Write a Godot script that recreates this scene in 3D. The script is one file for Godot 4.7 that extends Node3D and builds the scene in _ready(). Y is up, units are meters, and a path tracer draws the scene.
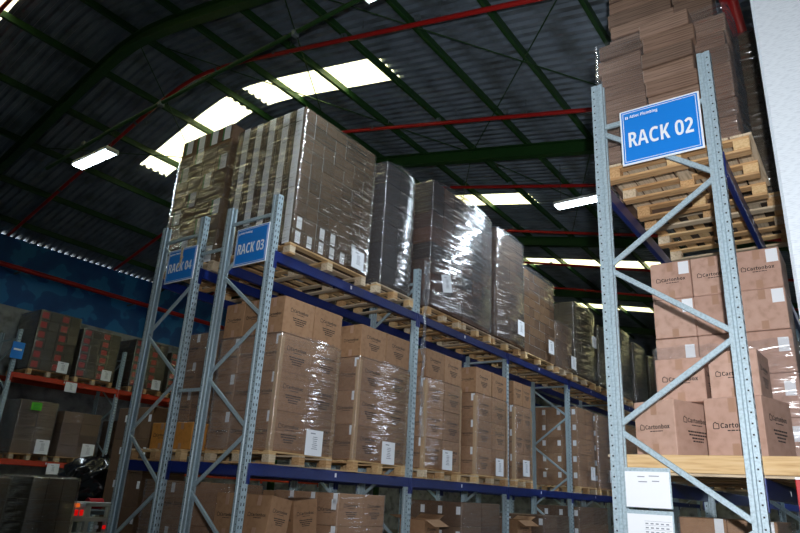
extends Node3D
# A warehouse aisle: three pallet racks with wrapped carton loads under a corrugated roof.

# ------------------------------------------------------------------ mesh builder
class MB:
	var v := PackedVector3Array()
	var n := PackedVector3Array()
	var ix := PackedInt32Array()
	func tri(a: Vector3, b: Vector3, c: Vector3, nn: Vector3):
		var k := v.size()
		v.append(a); v.append(b); v.append(c)
		n.append(nn); n.append(nn); n.append(nn)
		if (c - a).cross(b - a).dot(nn) >= 0.0:
			ix.append(k); ix.append(k + 1); ix.append(k + 2)
		else:
			ix.append(k); ix.append(k + 2); ix.append(k + 1)
	func quad(a: Vector3, b: Vector3, c: Vector3, d: Vector3, out: Vector3):
		# normal computed from the corners, turned to the side of "out"
		var nn := (b - a).cross(d - a)
		if nn.length_squared() < 1e-14:
			nn = (c - b).cross(d - b)
		nn = nn.normalized()
		if nn.dot(out) < 0.0:
			nn = -nn
		var k := v.size()
		v.append(a); v.append(b); v.append(c); v.append(d)
		for i in 4: n.append(nn)
		if (c - a).cross(b - a).dot(nn) >= 0.0:
			for j in [0, 1, 2, 0, 2, 3]: ix.append(k + j)
		else:
			for j in [0, 2, 1, 0, 3, 2]: ix.append(k + j)
	func box(c: Vector3, s: Vector3, b := Basis.IDENTITY):
		var h := s * 0.5
		for ax in 3:
			var u := (ax + 1) % 3
			var w := (ax + 2) % 3
			for sg in [-1.0, 1.0]:
				var p := []
				for q in [[-1, -1], [1, -1], [1, 1], [-1, 1]]:
					var t := Vector3.ZERO
					t[ax] = h[ax] * sg
					t[u] = h[u] * q[0]
					t[w] = h[w] * q[1]
					p.append(c + b * t)
				var o := Vector3.ZERO
				o[ax] = sg
				quad(p[0], p[1], p[2], p[3], b * o)
	func cbox(c: Vector3, s: Vector3, e: float, b := Basis.IDENTITY):
		# box with chamfered edges
		var h := s * 0.5
		e = minf(e, minf(h.x, minf(h.y, h.z)) * 0.6)
		for ax in 3:
			var u := (ax + 1) % 3
			var w := (ax + 2) % 3
			for sg in [-1.0, 1.0]:
				var p := []
				for q in [[-1, -1], [1, -1], [1, 1], [-1, 1]]:
					var t := Vector3.ZERO
					t[ax] = h[ax] * sg
					t[u] = (h[u] - e) * q[0]
					t[w] = (h[w] - e) * q[1]
					p.append(c + b * t)
				var o := Vector3.ZERO
				o[ax] = sg
				quad(p[0], p[1], p[2], p[3], b * o)
			for s1 in [-1.0, 1.0]:
				for s2 in [-1.0, 1.0]:
					var p2 := []
					for q in [[0, -1], [0, 1], [1, 1], [1, -1]]:
						var t := Vector3.ZERO
						t[u] = s1 * (h[u] - (e if q[0] == 1 else 0.0))
						t[w] = s2 * (h[w] - (0.0 if q[0] == 1 else e))
						t[ax] = (h[ax] - e) * q[1]
						p2.append(c + b * t)
					var o := Vector3.ZERO
					o[u] = s1
					o[w] = s2
					quad(p2[0], p2[1], p2[2], p2[3], b * o)
		for sx in [-1.0, 1.0]:
			for sy in [-1.0, 1.0]:
				for sz in [-1.0, 1.0]:
					var sgn := Vector3(sx, sy, sz)
					var a := c + b * (sgn * Vector3(h.x, h.y - e, h.z - e))
					var d := c + b * (sgn * Vector3(h.x - e, h.y, h.z - e))
					var f := c + b * (sgn * Vector3(h.x - e, h.y - e, h.z))
					tri(a, d, f, (b * sgn).normalized())
	func bar(a: Vector3, b: Vector3, w: float, h: float, up := Vector3.UP):
		# box-section member from a to b
		var d := b - a
		var z := d.normalized()
		var x := up.cross(z)
		if x.length() < 0.001: x = Vector3.RIGHT.cross(z)
		x = x.normalized()
		var y := z.cross(x)
		box((a + b) * 0.5, Vector3(w, h, d.length()), Basis(x, y, z))
	func tube(pts: Array, r: float, seg := 8):
		# smooth round tube along a polyline
		var k0 := v.size()
		var np := pts.size()
		for i in np:
			var d: Vector3 = (pts[min(i + 1, np - 1)] - pts[max(i - 1, 0)]).normalized()
			var x := d.cross(Vector3.UP if absf(d.y) < 0.9 else Vector3.RIGHT).normalized()
			var y := x.cross(d)
			for s in seg:
				var a := TAU * s / seg
				var o := x * cos(a) + y * sin(a)
				v.append(pts[i] + o * r)
				n.append(o)
		for i in np - 1:
			for s in seg:
				var a := k0 + i * seg + s
				var b := k0 + i * seg + (s + 1) % seg
				var c := b + seg
				var d := a + seg
				var nn := n[a] + n[b]
				if (v[c] - v[a]).cross(v[b] - v[a]).dot(nn) >= 0.0:
					for j in [a, b, c, a, c, d]: ix.append(j)
				else:
					for j in [a, c, b, a, d, c]: ix.append(j)
	func grid(pos: PackedVector3Array, nu: int, nv: int, outw: PackedVector3Array):
		# smooth grid of nu x nv points; outw gives the rough outward direction
		var k0 := v.size()
		for j in nv:
			for i in nu:
				var p := pos[j * nu + i]
				var du := pos[j * nu + mini(i + 1, nu - 1)] - pos[j * nu + maxi(i - 1, 0)]
				var dv := pos[mini(j + 1, nv - 1) * nu + i] - pos[maxi(j - 1, 0) * nu + i]
				var nn := du.cross(dv)
				var o := outw[j * nu + i]
				nn = nn.normalized() if nn.length() > 1e-9 else o
				if nn.dot(o) < 0.0: nn = -nn
				v.append(p)
				n.append(nn)
		for j in nv - 1:
			for i in nu - 1:
				var a := k0 + j * nu + i
				var b := a + 1
				var c := b + nu
				var d := a + nu
				if (v[c] - v[a]).cross(v[b] - v[a]).dot(n[a]) >= 0.0:
					for q in [a, b, c, a, c, d]: ix.append(q)
				else:
					for q in [a, c, b, a, d, c]: ix.append(q)
	func done() -> ArrayMesh:
		var ar := []
		ar.resize(Mesh.ARRAY_MAX)
		ar[Mesh.ARRAY_VERTEX] = v
		ar[Mesh.ARRAY_NORMAL] = n
		ar[Mesh.ARRAY_INDEX] = ix
		var m := ArrayMesh.new()
		m.add_surface_from_arrays(Mesh.PRIMITIVE_TRIANGLES, ar)
		return m

# ------------------------------------------------------------------ naming and tagging
var used := {}
var M := {}
var cache := {}
var rng := RandomNumberGenerator.new()

func numbered(s: String) -> String:
	if not used.has(s):
		used[s] = 0
		return s
	used[s] += 1
	return "%s_%03d" % [s, used[s]]

func tag(o: Node, label := "", category := "", group := "", kind := ""):
	if label != "": o.set_meta("label", label)
	if category != "": o.set_meta("category", category)
	if group != "": o.set_meta("group", group)
	if kind != "": o.set_meta("kind", kind)

func thing(called: String, label: String, category: String, at := Vector3.ZERO, turn := 0.0, group := "") -> Node3D:
	var o := Node3D.new()
	o.name = numbered(called)
	add_child(o)
	o.position = at
	o.rotation.y = turn
	tag(o, label, category, group)
	return o

func structure(called: String) -> Node3D:
	var o := Node3D.new()
	o.name = called
	add_child(o)
	o.set_meta("kind", "structure")
	return o

func part(called: String, mesh: Mesh, mat: Material, parent: Node, at := Vector3.ZERO, basis := Basis.IDENTITY) -> MeshInstance3D:
	var o := MeshInstance3D.new()
	o.name = called
	o.mesh = mesh
	o.material_override = mat
	parent.add_child(o, true)
	o.transform = Transform3D(basis, at)
	return o

func cmesh(s: Vector3, e := 0.004) -> ArrayMesh:
	# cached chamfered box of that size, centred
	var key := "%d_%d_%d_%d" % [roundi(s.x * 1000), roundi(s.y * 1000), roundi(s.z * 1000), roundi(e * 10000)]
	if not cache.has(key):
		var b := MB.new()
		b.cbox(Vector3.ZERO, s, e)
		cache[key] = b.done()
	return cache[key]

# ------------------------------------------------------------------ materials
func noise_tex(freq: float, ramp: Array, seed := 1, oct := 4, size := 256, normal := false, bump := 8.0, kind := FastNoiseLite.TYPE_SIMPLEX_SMOOTH) -> NoiseTexture2D:
	var f := FastNoiseLite.new()
	f.seed = seed
	f.frequency = freq
	f.noise_type = kind
	f.fractal_octaves = oct
	var t := NoiseTexture2D.new()
	t.width = size
	t.height = size
	t.seamless = true
	t.noise = f
	if normal:
		t.as_normal_map = true
		t.bump_strength = bump
	elif ramp.size() > 0:
		var g := Gradient.new()
		g.offsets = PackedFloat32Array()
		var offs := PackedFloat32Array()
		var cols := PackedColorArray()
		for r in ramp:
			offs.append(r[0])
			cols.append(r[1])
		g.offsets = offs
		g.colors = cols
		t.color_ramp = g
	return t

func mat(col: Color, rough := 0.8, metal := 0.0, tex: Texture2D = null, scale := Vector3.ONE, world := false) -> StandardMaterial3D:
	var m := StandardMaterial3D.new()
	m.albedo_color = col
	m.roughness = rough
	m.metallic = metal
	if tex:
		m.albedo_texture = tex
		m.uv1_triplanar = true
		m.uv1_world_triplanar = world
		m.uv1_scale = scale
	return m

func c8(r: int, g: int, b: int, a := 1.0) -> Color:
	return Color(r / 255.0, g / 255.0, b / 255.0, a)

func film_creases() -> ImageTexture:
	# a tiling normal map of long, nearly level creases, as stretch film has them: a sum of waves
	var n := 256
	var r := RandomNumberGenerator.new()
	r.seed = 31
	var ws := []
	for k in 36:
		var ky := float(r.randi_range(5, 24))
		var kx := float(r.randi_range(-1, 4))
		ws.append([kx, ky, r.randf() * TAU, 1.0 / pow(ky, 0.75)])
	var hx := PackedFloat32Array()
	var hy := PackedFloat32Array()
	hx.resize(n * n)
	hy.resize(n * n)
	for w in ws:
		for j in n:
			var ph: float = w[2] + TAU * w[1] * j / n
			var st: float = TAU * w[0] / n
			for i in n:
				var c := cos(ph + st * i) * w[3] as float
				hx[j * n + i] += c * w[0]
				hy[j * n + i] += c * w[1]
	var im := Image.create(n, n, false, Image.FORMAT_RGB8)
	for j in n:
		for i in n:
			var v := Vector3(-hx[j * n + i] * 0.035, -hy[j * n + i] * 0.035, 1.0).normalized()
			im.set_pixel(i, j, Color(v.x * 0.5 + 0.5, v.y * 0.5 + 0.5, v.z * 0.5 + 0.5))
	return ImageTexture.create_from_image(im)

func film_mat(alpha: float, col: Color, rough: float, nscale: float, uv: Vector3) -> StandardMaterial3D:
	var m := StandardMaterial3D.new()
	m.transparency = BaseMaterial3D.TRANSPARENCY_ALPHA
	col.a = alpha
	m.albedo_color = col
	m.roughness = rough
	m.metallic_specular = 0.8
	m.normal_enabled = true
	m.normal_texture = M.film_normal
	m.normal_scale = nscale
	m.uv1_triplanar = true
	m.uv1_world_triplanar = true
	m.uv1_scale = uv
	m.cull_mode = BaseMaterial3D.CULL_DISABLED
	return m

func materials():
	var mott := noise_tex(0.02, [[0.0, c8(232, 228, 222)], [0.5, c8(250, 248, 245)], [1.0, c8(255, 255, 255)]], 3, 5)
	var kraft := noise_tex(0.03, [[0.0, c8(222, 216, 208)], [0.45, c8(246, 243, 240)], [1.0, c8(255, 255, 255)]], 5, 5)
	M.kraft = kraft
	M.carton = []
	for c in [c8(163, 125, 92), c8(155, 118, 86), c8(169, 131, 98)]:
		M.carton.append(mat(c, 0.75, 0.0, kraft, Vector3(1.3, 1.3, 1.3), true))
	M.carton_pink = []
	for c in [c8(196, 161, 144), c8(190, 154, 137)]:
		M.carton_pink.append(mat(c, 0.75, 0.0, kraft, Vector3(1.3, 1.3, 1.3), true))
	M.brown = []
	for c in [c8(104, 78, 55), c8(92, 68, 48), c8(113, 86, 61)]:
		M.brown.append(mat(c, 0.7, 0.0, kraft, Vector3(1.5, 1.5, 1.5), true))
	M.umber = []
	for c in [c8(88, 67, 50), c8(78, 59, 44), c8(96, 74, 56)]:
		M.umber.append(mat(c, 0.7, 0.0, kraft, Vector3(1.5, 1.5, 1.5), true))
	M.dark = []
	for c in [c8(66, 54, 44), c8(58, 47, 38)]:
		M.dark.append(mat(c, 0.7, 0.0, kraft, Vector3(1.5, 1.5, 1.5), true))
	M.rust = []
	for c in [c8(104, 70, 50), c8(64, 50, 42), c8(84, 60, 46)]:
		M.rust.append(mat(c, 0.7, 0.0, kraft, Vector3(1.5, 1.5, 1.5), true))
	M.orange_carton = mat(c8(205, 140, 62), 0.7, 0.0, kraft, Vector3(1.5, 1.5, 1.5), true)
	M.red = mat(c8(170, 24, 30), 0.6)
	M.green = mat(c8(30, 120, 60), 0.6)
	M.lime = mat(c8(90, 200, 40), 0.7)
	M.black = mat(c8(22, 21, 22), 0.6)
	M.ink = mat(c8(30, 26, 26), 0.7)
	M.grey_ink = mat(c8(130, 135, 145), 0.8)
	M.paper = mat(c8(235, 238, 242), 0.7)
	M.edge_board = mat(c8(182, 150, 112), 0.8)
	M.seam = mat(c8(170, 176, 182), 0.5)
	M.tape = mat(c8(172, 135, 112), 0.3)
	M.galv = mat(c8(180, 199, 208), 0.45, 0.15, noise_tex(0.05, [[0.0, c8(205, 208, 208)], [0.5, c8(240, 242, 242)], [1.0, c8(255, 255, 255)]], 7, 3), Vector3(3, 3, 3), true)
	M.galv_dark = mat(c8(105, 118, 124), 0.5, 0.3, mott, Vector3(3, 3, 3), true)
	M.blue = mat(c8(15, 38, 106), 0.4, 0.0, noise_tex(0.06, [[0.0, c8(200, 205, 215)], [0.6, c8(255, 255, 255)], [1.0, c8(255, 255, 255)]], 9, 5), Vector3(2, 2, 2), true)
	M.orange_steel = mat(c8(190, 58, 26), 0.5)
	M.red_pipe = mat(c8(168, 26, 22), 0.4)
	M.green_steel = mat(c8(24, 68, 20), 0.55, 0.0, mott, Vector3(1, 1, 1), true)
	M.wood = []
	for k in 3:
		var cols: Array = [[c8(214, 180, 130), c8(190, 152, 104)], [c8(196, 156, 108), c8(160, 118, 76)], [c8(206, 186, 156), c8(168, 150, 124)]][k]
		var t := noise_tex(0.02, [[0.0, cols[1]], [0.5, cols[0]], [1.0, cols[0].lightened(0.12)]], 20 + k, 4)
		var wx := mat(Color.WHITE, 0.8, 0.0, t, Vector3(0.5, 7, 7), true)
		var wz := mat(Color.WHITE, 0.8, 0.0, t, Vector3(7, 7, 0.5), true)
		M.wood.append([wx, wz])
	M.film_normal = film_creases()
	M.film = film_mat(0.015, c8(225, 230, 238), 0.13, 1.0, Vector3(0.45, 1.1, 0.45))
	M.film_heavy = film_mat(0.015, c8(190, 200, 215), 0.17, 0.8, Vector3(0.4, 1.0, 0.4))
	M.film_gold = film_mat(0.02, c8(205, 195, 165), 0.12, 1.1, Vector3(0.45, 1.2, 0.45))
	M.film_thin = film_mat(0.03, c8(225, 230, 238), 0.18, 0.8, Vector3(0.45, 0.9, 0.45))
	# corrugated roof sheet: dull grey galvanised with stains
	M.roof = mat(c8(138, 151, 164), 0.4, 0.25, noise_tex(0.01, [[0.0, c8(150, 146, 136)], [0.5, c8(225, 228, 230)], [1.0, c8(255, 255, 255)]], 41, 5, 512), Vector3(0.25, 0.25, 0.25), true)
	var sk := StandardMaterial3D.new()
	sk.transparency = BaseMaterial3D.TRANSPARENCY_ALPHA
	sk.albedo_color = Color(1.0, 0.95, 0.78, 0.97)
	sk.roughness = 0.6
	sk.backlight_enabled = true
	sk.backlight = Color(0.8, 0.74, 0.52)
	M.skylight = sk
	var pn := StandardMaterial3D.new()
	pn.transparency = BaseMaterial3D.TRANSPARENCY_ALPHA
	pn.albedo_color = Color(0.8, 0.88, 0.95, 0.05)
	pn.roughness = 0.05
	M.pane = pn
	M.wall = mat(c8(172, 176, 176), 0.9, 0.0, noise_tex(0.012, [[0.0, c8(150, 150, 150)], [0.5, c8(225, 225, 225)], [1.0, c8(255, 255, 255)]], 43, 5, 512), Vector3(0.3, 0.3, 0.3), true)
	M.blue_wall = mat(c8(40, 128, 192), 0.6, 0.0, noise_tex(0.008, [[0.0, c8(120, 150, 190)], [0.48, c8(160, 190, 220)], [0.52, c8(245, 250, 255)], [1.0, c8(255, 255, 255)]], 44, 3, 512), Vector3(0.22, 0.22, 0.22), true)
	M.floor = mat(c8(124, 122, 118), 0.6, 0.0, noise_tex(0.02, [[0.0, c8(170, 168, 165)], [1.0, c8(255, 255, 255)]], 45, 5, 512), Vector3(0.3, 0.3, 0.3), true)
	M.white_paint = mat(c8(208, 216, 222), 0.85, 0.0, noise_tex(0.03, [[0.0, c8(222, 224, 226)], [0.5, c8(250, 250, 250)], [1.0, c8(255, 255, 255)]], 46, 5, 512), Vector3(1.0, 6.0, 1.0), true)
	M.sign_blue = mat(c8(26, 130, 222), 0.4)
	M.white = mat(c8(240, 243, 246), 0.5)
	M.flat_edge = []
	for c in [c8(138, 110, 92), c8(122, 98, 82), c8(150, 122, 104)]:
		M.flat_edge.append(mat(c, 0.8, 0.0, noise_tex(0.02, [[0.0, c8(130, 120, 112)], [0.4, c8(225, 220, 214)], [1.0, c8(255, 255, 255)]], 51, 3), Vector3(0.35, 14, 0.35), false))
	M.bag = mat(c8(20, 20, 22), 0.22)
	M.white_metal = mat(c8(200, 205, 200), 0.5)
	M.cable = mat(c8(60, 66, 60), 0.6)
	var e := StandardMaterial3D.new()
	e.albedo_color = Color(0.95, 0.97, 1.0)
	e.emission_enabled = true
	e.emission = Color(0.9, 0.96, 1.0)
	e.emission_energy_multiplier = 14.0
	M.led = e
	for a in [["lamp_amber", Color(1.0, 0.45, 0.12)], ["lamp_red", Color(0.9, 0.05, 0.05)]]:
		var q := mat(a[1], 0.3)
		q.emission_enabled = true
		q.emission = a[1]
		q.emission_energy_multiplier = 0.5
		M[a[0]] = q

# ------------------------------------------------------------------ roof shape
const RX := [3.2, 0.0, -9.2, -9.9, -10.5, -11.0, -11.5, -12.1, -12.7, -13.4, -14.4, -18.98]
const RY := [7.36, 8.0, 9.84, 9.97, 10.05, 10.07, 10.02, 9.88, 9.7, 9.47, 9.13, 7.57]
func roof(x: float) -> float:
	for i in RX.size() - 1:
		if x <= RX[i] and x >= RX[i + 1]:
			return lerpf(RY[i], RY[i + 1], (RX[i] - x) / (RX[i] - RX[i + 1]))
	return RY[0] if x > RX[0] else RY[-1]
func roof_xs(x0: float, x1: float) -> Array:
	# sample points from x0 down to x1
	var a := [x0]
	for x in RX:
		if x < x0 - 0.02 and x > x1 + 0.02: a.append(x)
	a.append(x1)
	return a

func corrugated(z0: float, z1: float, x0: float, x1: float, lift := 0.16) -> ArrayMesh:
	# ribs run along the slope; z0 > z1, a multiple of the pitch apart
	var b := MB.new()
	var xs := roof_xs(x0, x1)
	var pitch := 0.2
	var prof := [[0.0, 0.0], [0.08, 0.0], [0.11, 0.06], [0.17, 0.06], [0.2, 0.0]]
	var count := roundi((z0 - z1) / pitch)
	for k in count:
		var zb := z0 - k * pitch
		for s in 4:
			var za: float = zb - prof[s][0]
			var zc: float = zb - prof[s + 1][0]
			for i in xs.size() - 1:
				var ya: float = roof(xs[i]) + lift
				var yb: float = roof(xs[i + 1]) + lift
				b.quad(Vector3(xs[i], ya + prof[s][1], za), Vector3(xs[i + 1], yb + prof[s][1], za), Vector3(xs[i + 1], yb + prof[s + 1][1], zc), Vector3(xs[i], ya + prof[s + 1][1], zc), Vector3.DOWN)
	return b.done()

# ------------------------------------------------------------------ print, labels
func bold_font() -> Font:
	if not cache.has("font"):
		var f := SystemFont.new()
		f.font_names = PackedStringArray(["Droid Sans"])
		f.font_weight = 700
		cache.font = f
	return cache.font

func text_mesh(s: String, height: float) -> TextMesh:
	var t := TextMesh.new()
	t.text = s
	t.font = bold_font()
	t.font_size = 32
	t.pixel_size = height / 23.0
	t.depth = 0.0012
	t.curve_step = 3.0
	return t

func add_mb(st: SurfaceTool, b: MB):
	st.append_from(b.done(), 0, Transform3D.IDENTITY)

func logo(paragraph: bool) -> ArrayMesh:
	# box mark and name, centred, about 0.26 m wide, facing +z; with the address block below when asked
	var key := "logo%s" % paragraph
	if cache.has(key): return cache[key]
	var st := SurfaceTool.new()
	st.begin(Mesh.PRIMITIVE_TRIANGLES)
	var t := text_mesh("Cartonbox", 0.036)
	st.append_from(t, 0, Transform3D(Basis.IDENTITY, Vector3(0.025, 0, 0)))
	var b := MB.new()
	# the open box mark
	var o := Vector3(-0.13, -0.002, 0)
	var pts := [Vector2(-0.02, -0.018), Vector2(0.02, -0.018), Vector2(0.02, 0.018), Vector2(0.006, 0.018), Vector2(-0.004, 0.03), Vector2(-0.02, 0.018), Vector2(-0.02, -0.018)]
	for i in pts.size() - 1:
		var a := o + Vector3(pts[i].x, pts[i].y, 0)
		var c := o + Vector3(pts[i + 1].x, pts[i + 1].y, 0)
		b.bar(a, c, 0.006, 0.0012, Vector3.BACK)
	# small lines below, too fine to read: runs of dashes
	var r := RandomNumberGenerator.new()
	r.seed = 5
	var rows := [[-0.036, 0.13, 0.008]]
	if paragraph:
		rows.append_array([[-0.088, 0.24, 0.013], [-0.113, 0.22, 0.013], [-0.138, 0.15, 0.013], [-0.162, 0.13, 0.012]])
	for row in rows:
		var x: float = -row[1] * 0.5
		while x < row[1] * 0.5 - 0.006:
			var w := minf(r.randf_range(0.012, 0.03), row[1] * 0.5 - x)
			b.box(Vector3(x + w * 0.5 + 0.015, row[0], 0), Vector3(w, row[2], 0.0012))
			x += w + 0.005
	add_mb(st, b)
	cache[key] = st.commit()
	return cache[key]

const FACE_X := Basis(Vector3(0, 0, -1), Vector3(0, 1, 0), Vector3(1, 0, 0))   # a print made for +z turned to +x

func sheet_lines() -> ArrayMesh:
	if cache.has("lines"): return cache.lines
	var b := MB.new()
	var r := RandomNumberGenerator.new()
	r.seed = 3
	b.box(Vector3(-0.03, 0.105, 0), Vector3(0.08, 0.012, 0.0012))
	for k in 7:
		var w := r.randf_range(0.05, 0.1)
		b.box(Vector3(0.01, 0.065 - k * 0.022, 0), Vector3(w, 0.007, 0.0012))
	cache.lines = b.done()
	return cache.lines

func paper(parent: Node, at: Vector3, basis: Basis, s := 1.0) -> void:
	var p := part("paper_label", cmesh(Vector3(0.29, 0.29, 0.002), 0.0005), M.paper, parent, at, basis.scaled(Vector3.ONE * s))
	part("printed_lines", sheet_lines(), M.grey_ink, p, Vector3(0, 0, 0.0015))

func sticker(parent: Node, at: Vector3, basis: Basis, w := 0.09, h := 0.12):
	part("sticker", cmesh(Vector3(w, h, 0.002), 0.0005), M.paper, parent, at, basis)

# ------------------------------------------------------------------ stretch film
func film_mesh(x0: float, x1: float, y0: float, y1: float, z0: float, z1: float, seed: int, off := 0.016, amp := 0.012, top := false, bulge := 0.04, into: MB = null) -> ArrayMesh:
	# sheet wound round the four sides of a load; x0<x1, z0>z1
	var f := FastNoiseLite.new()
	f.seed = seed
	f.frequency = 2.2
	f.fractal_octaves = 3
	var per := []
	var outs := []
	var rad := 0.03
	var cs := [[x1, z0, 0.0], [x0, z0, PI * 0.5], [x0, z1, PI], [x1, z1, PI * 1.5]]
	for ci in 4:
		var c: Array = cs[ci]
		var sx := 1.0 if c[0] == x1 else -1.0
		var sz := 1.0 if c[1] == z0 else -1.0
		var cc := Vector2(c[0] - sx * rad, c[1] - sz * rad)
		for k in 4:
			var a: float = c[2] + PI * 0.5 * k / 3.0
			var d := Vector2(cos(a), sin(a))
			per.append(cc + d * (rad + off))
			outs.append(d)
		var nx: Array = cs[(ci + 1) % 4]
		var sx2 := 1.0 if nx[0] == x1 else -1.0
		var sz2 := 1.0 if nx[1] == z0 else -1.0
		var last: Vector2 = per[-1]
		var dirl: Vector2 = outs[-1]
		var nxt := Vector2(nx[0] - sx2 * rad, nx[1] - sz2 * rad) + dirl * (rad + off)
		var steps := int(clampf(last.distance_to(nxt) / 0.07, 4, 26))
		for k in range(1, steps):
			var tt := float(k) / steps
			per.append(last.lerp(nxt, tt) + dirl * bulge * (1.0 if absf(dirl.x) > 0.5 else 0.25) * 4.0 * tt * (1.0 - tt))
			outs.append(dirl)
	per.append(per[0])
	outs.append(outs[0])
	var nu := per.size()
	var nv := int(clampf((y1 - y0) / 0.055, 4, 44))
	var pos := PackedVector3Array()
	var ow := PackedVector3Array()
	for j in nv:
		var y := lerpf(y0, y1, float(j) / (nv - 1))
		for i in nu:
			var p: Vector2 = per[i]
			var d: Vector2 = outs[i]
			var q := absf(f.get_noise_3d(p.x * 0.7, y * 2.4, p.y * 0.7))
			var w := p + d * q * amp * 2.0
			var yy := y
			if j == nv - 1: yy += 0.03 * f.get_noise_2d(i * 0.4, 7.0)
			if j == 0: yy += 0.02 * f.get_noise_2d(i * 0.5, 17.0)
			pos.append(Vector3(w.x, yy, w.y))
			ow.append(Vector3(d.x, 0, d.y))
	if top:
		# the film pulled in over the top edge
		for s in [[0.06, 0.02], [0.2, 0.012]]:
			for i in nu:
				var d: Vector2 = outs[i]
				var p: Vector2 = per[i] - d * (off + s[0])
				pos.append(Vector3(p.x, y1 + s[1] + 0.012 * f.get_noise_2d(i * 0.7, s[0] * 50), p.y))
				ow.append(Vector3(0, 1, 0))
		nv += 2
	var b := into if into else MB.new()
	b.grid(pos, nu, nv, ow)
	return b.done() if not into else null

# ------------------------------------------------------------------ pallet
func pallet(label: String, x0: float, x1: float, y0: float, z0: float, z1: float, seed := 0, closed := false, fascia := false) -> Node3D:
	# top planks run along z, blocks below, bottom boards along x; 0.145 m high
	var cx := (x0 + x1) * 0.5
	var cz := (z0 + z1) * 0.5
	var t := thing("wooden_pallet", label, "pallet", Vector3(cx, y0, cz), 0.0, "wooden pallets under the loads")
	var w := x1 - x0
	var l := z0 - z1
	var r := RandomNumberGenerator.new()
	r.seed = 100 + seed
	var np := 7
	var pw := (w - 0.02) / np if closed else 0.105
	for k in np:
		var x := -w * 0.5 + 0.055 + (w - 0.11) * k / (np - 1)
		part("plank", cmesh(Vector3(pw - 0.004, 0.02, l), 0.003), M.wood[2 if closed else r.randi() % 3][1], t, Vector3(x, 0.135, 0), Basis(Vector3.UP, r.randf_range(-0.006, 0.006)))
	for k in 3:
		var z := -l * 0.5 + 0.06 + (l - 0.12) * k / 2.0
		part("crossboard", cmesh(Vector3(w, 0.02, 0.1), 0.003), M.wood[r.randi() % 3][0], t, Vector3(0, 0.115, z))
		part("bottom_board", cmesh(Vector3(w, 0.02, 0.1), 0.003), M.wood[r.randi() % 3][0], t, Vector3(0, 0.01, z))
		for j in 3:
			var x := -w * 0.5 + 0.06 + (w - 0.12) * j / 2.0
			part("block", cmesh(Vector3(0.12, 0.085, 0.1), 0.004), M.wood[r.randi() % 3][1], t, Vector3(x, 0.0625, z))
	if closed:
		part("bottom_board", cmesh(Vector3(0.1, 0.02, l - 0.3), 0.003), M.wood[2][1], t, Vector3(0, 0.085, 0))
	if fascia:
		part("front_board", cmesh(Vector3(w, 0.125, 0.022), 0.004), M.wood[0][0], t, Vector3(0, 0.082, l * 0.5 + 0.012))
	return t

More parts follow.
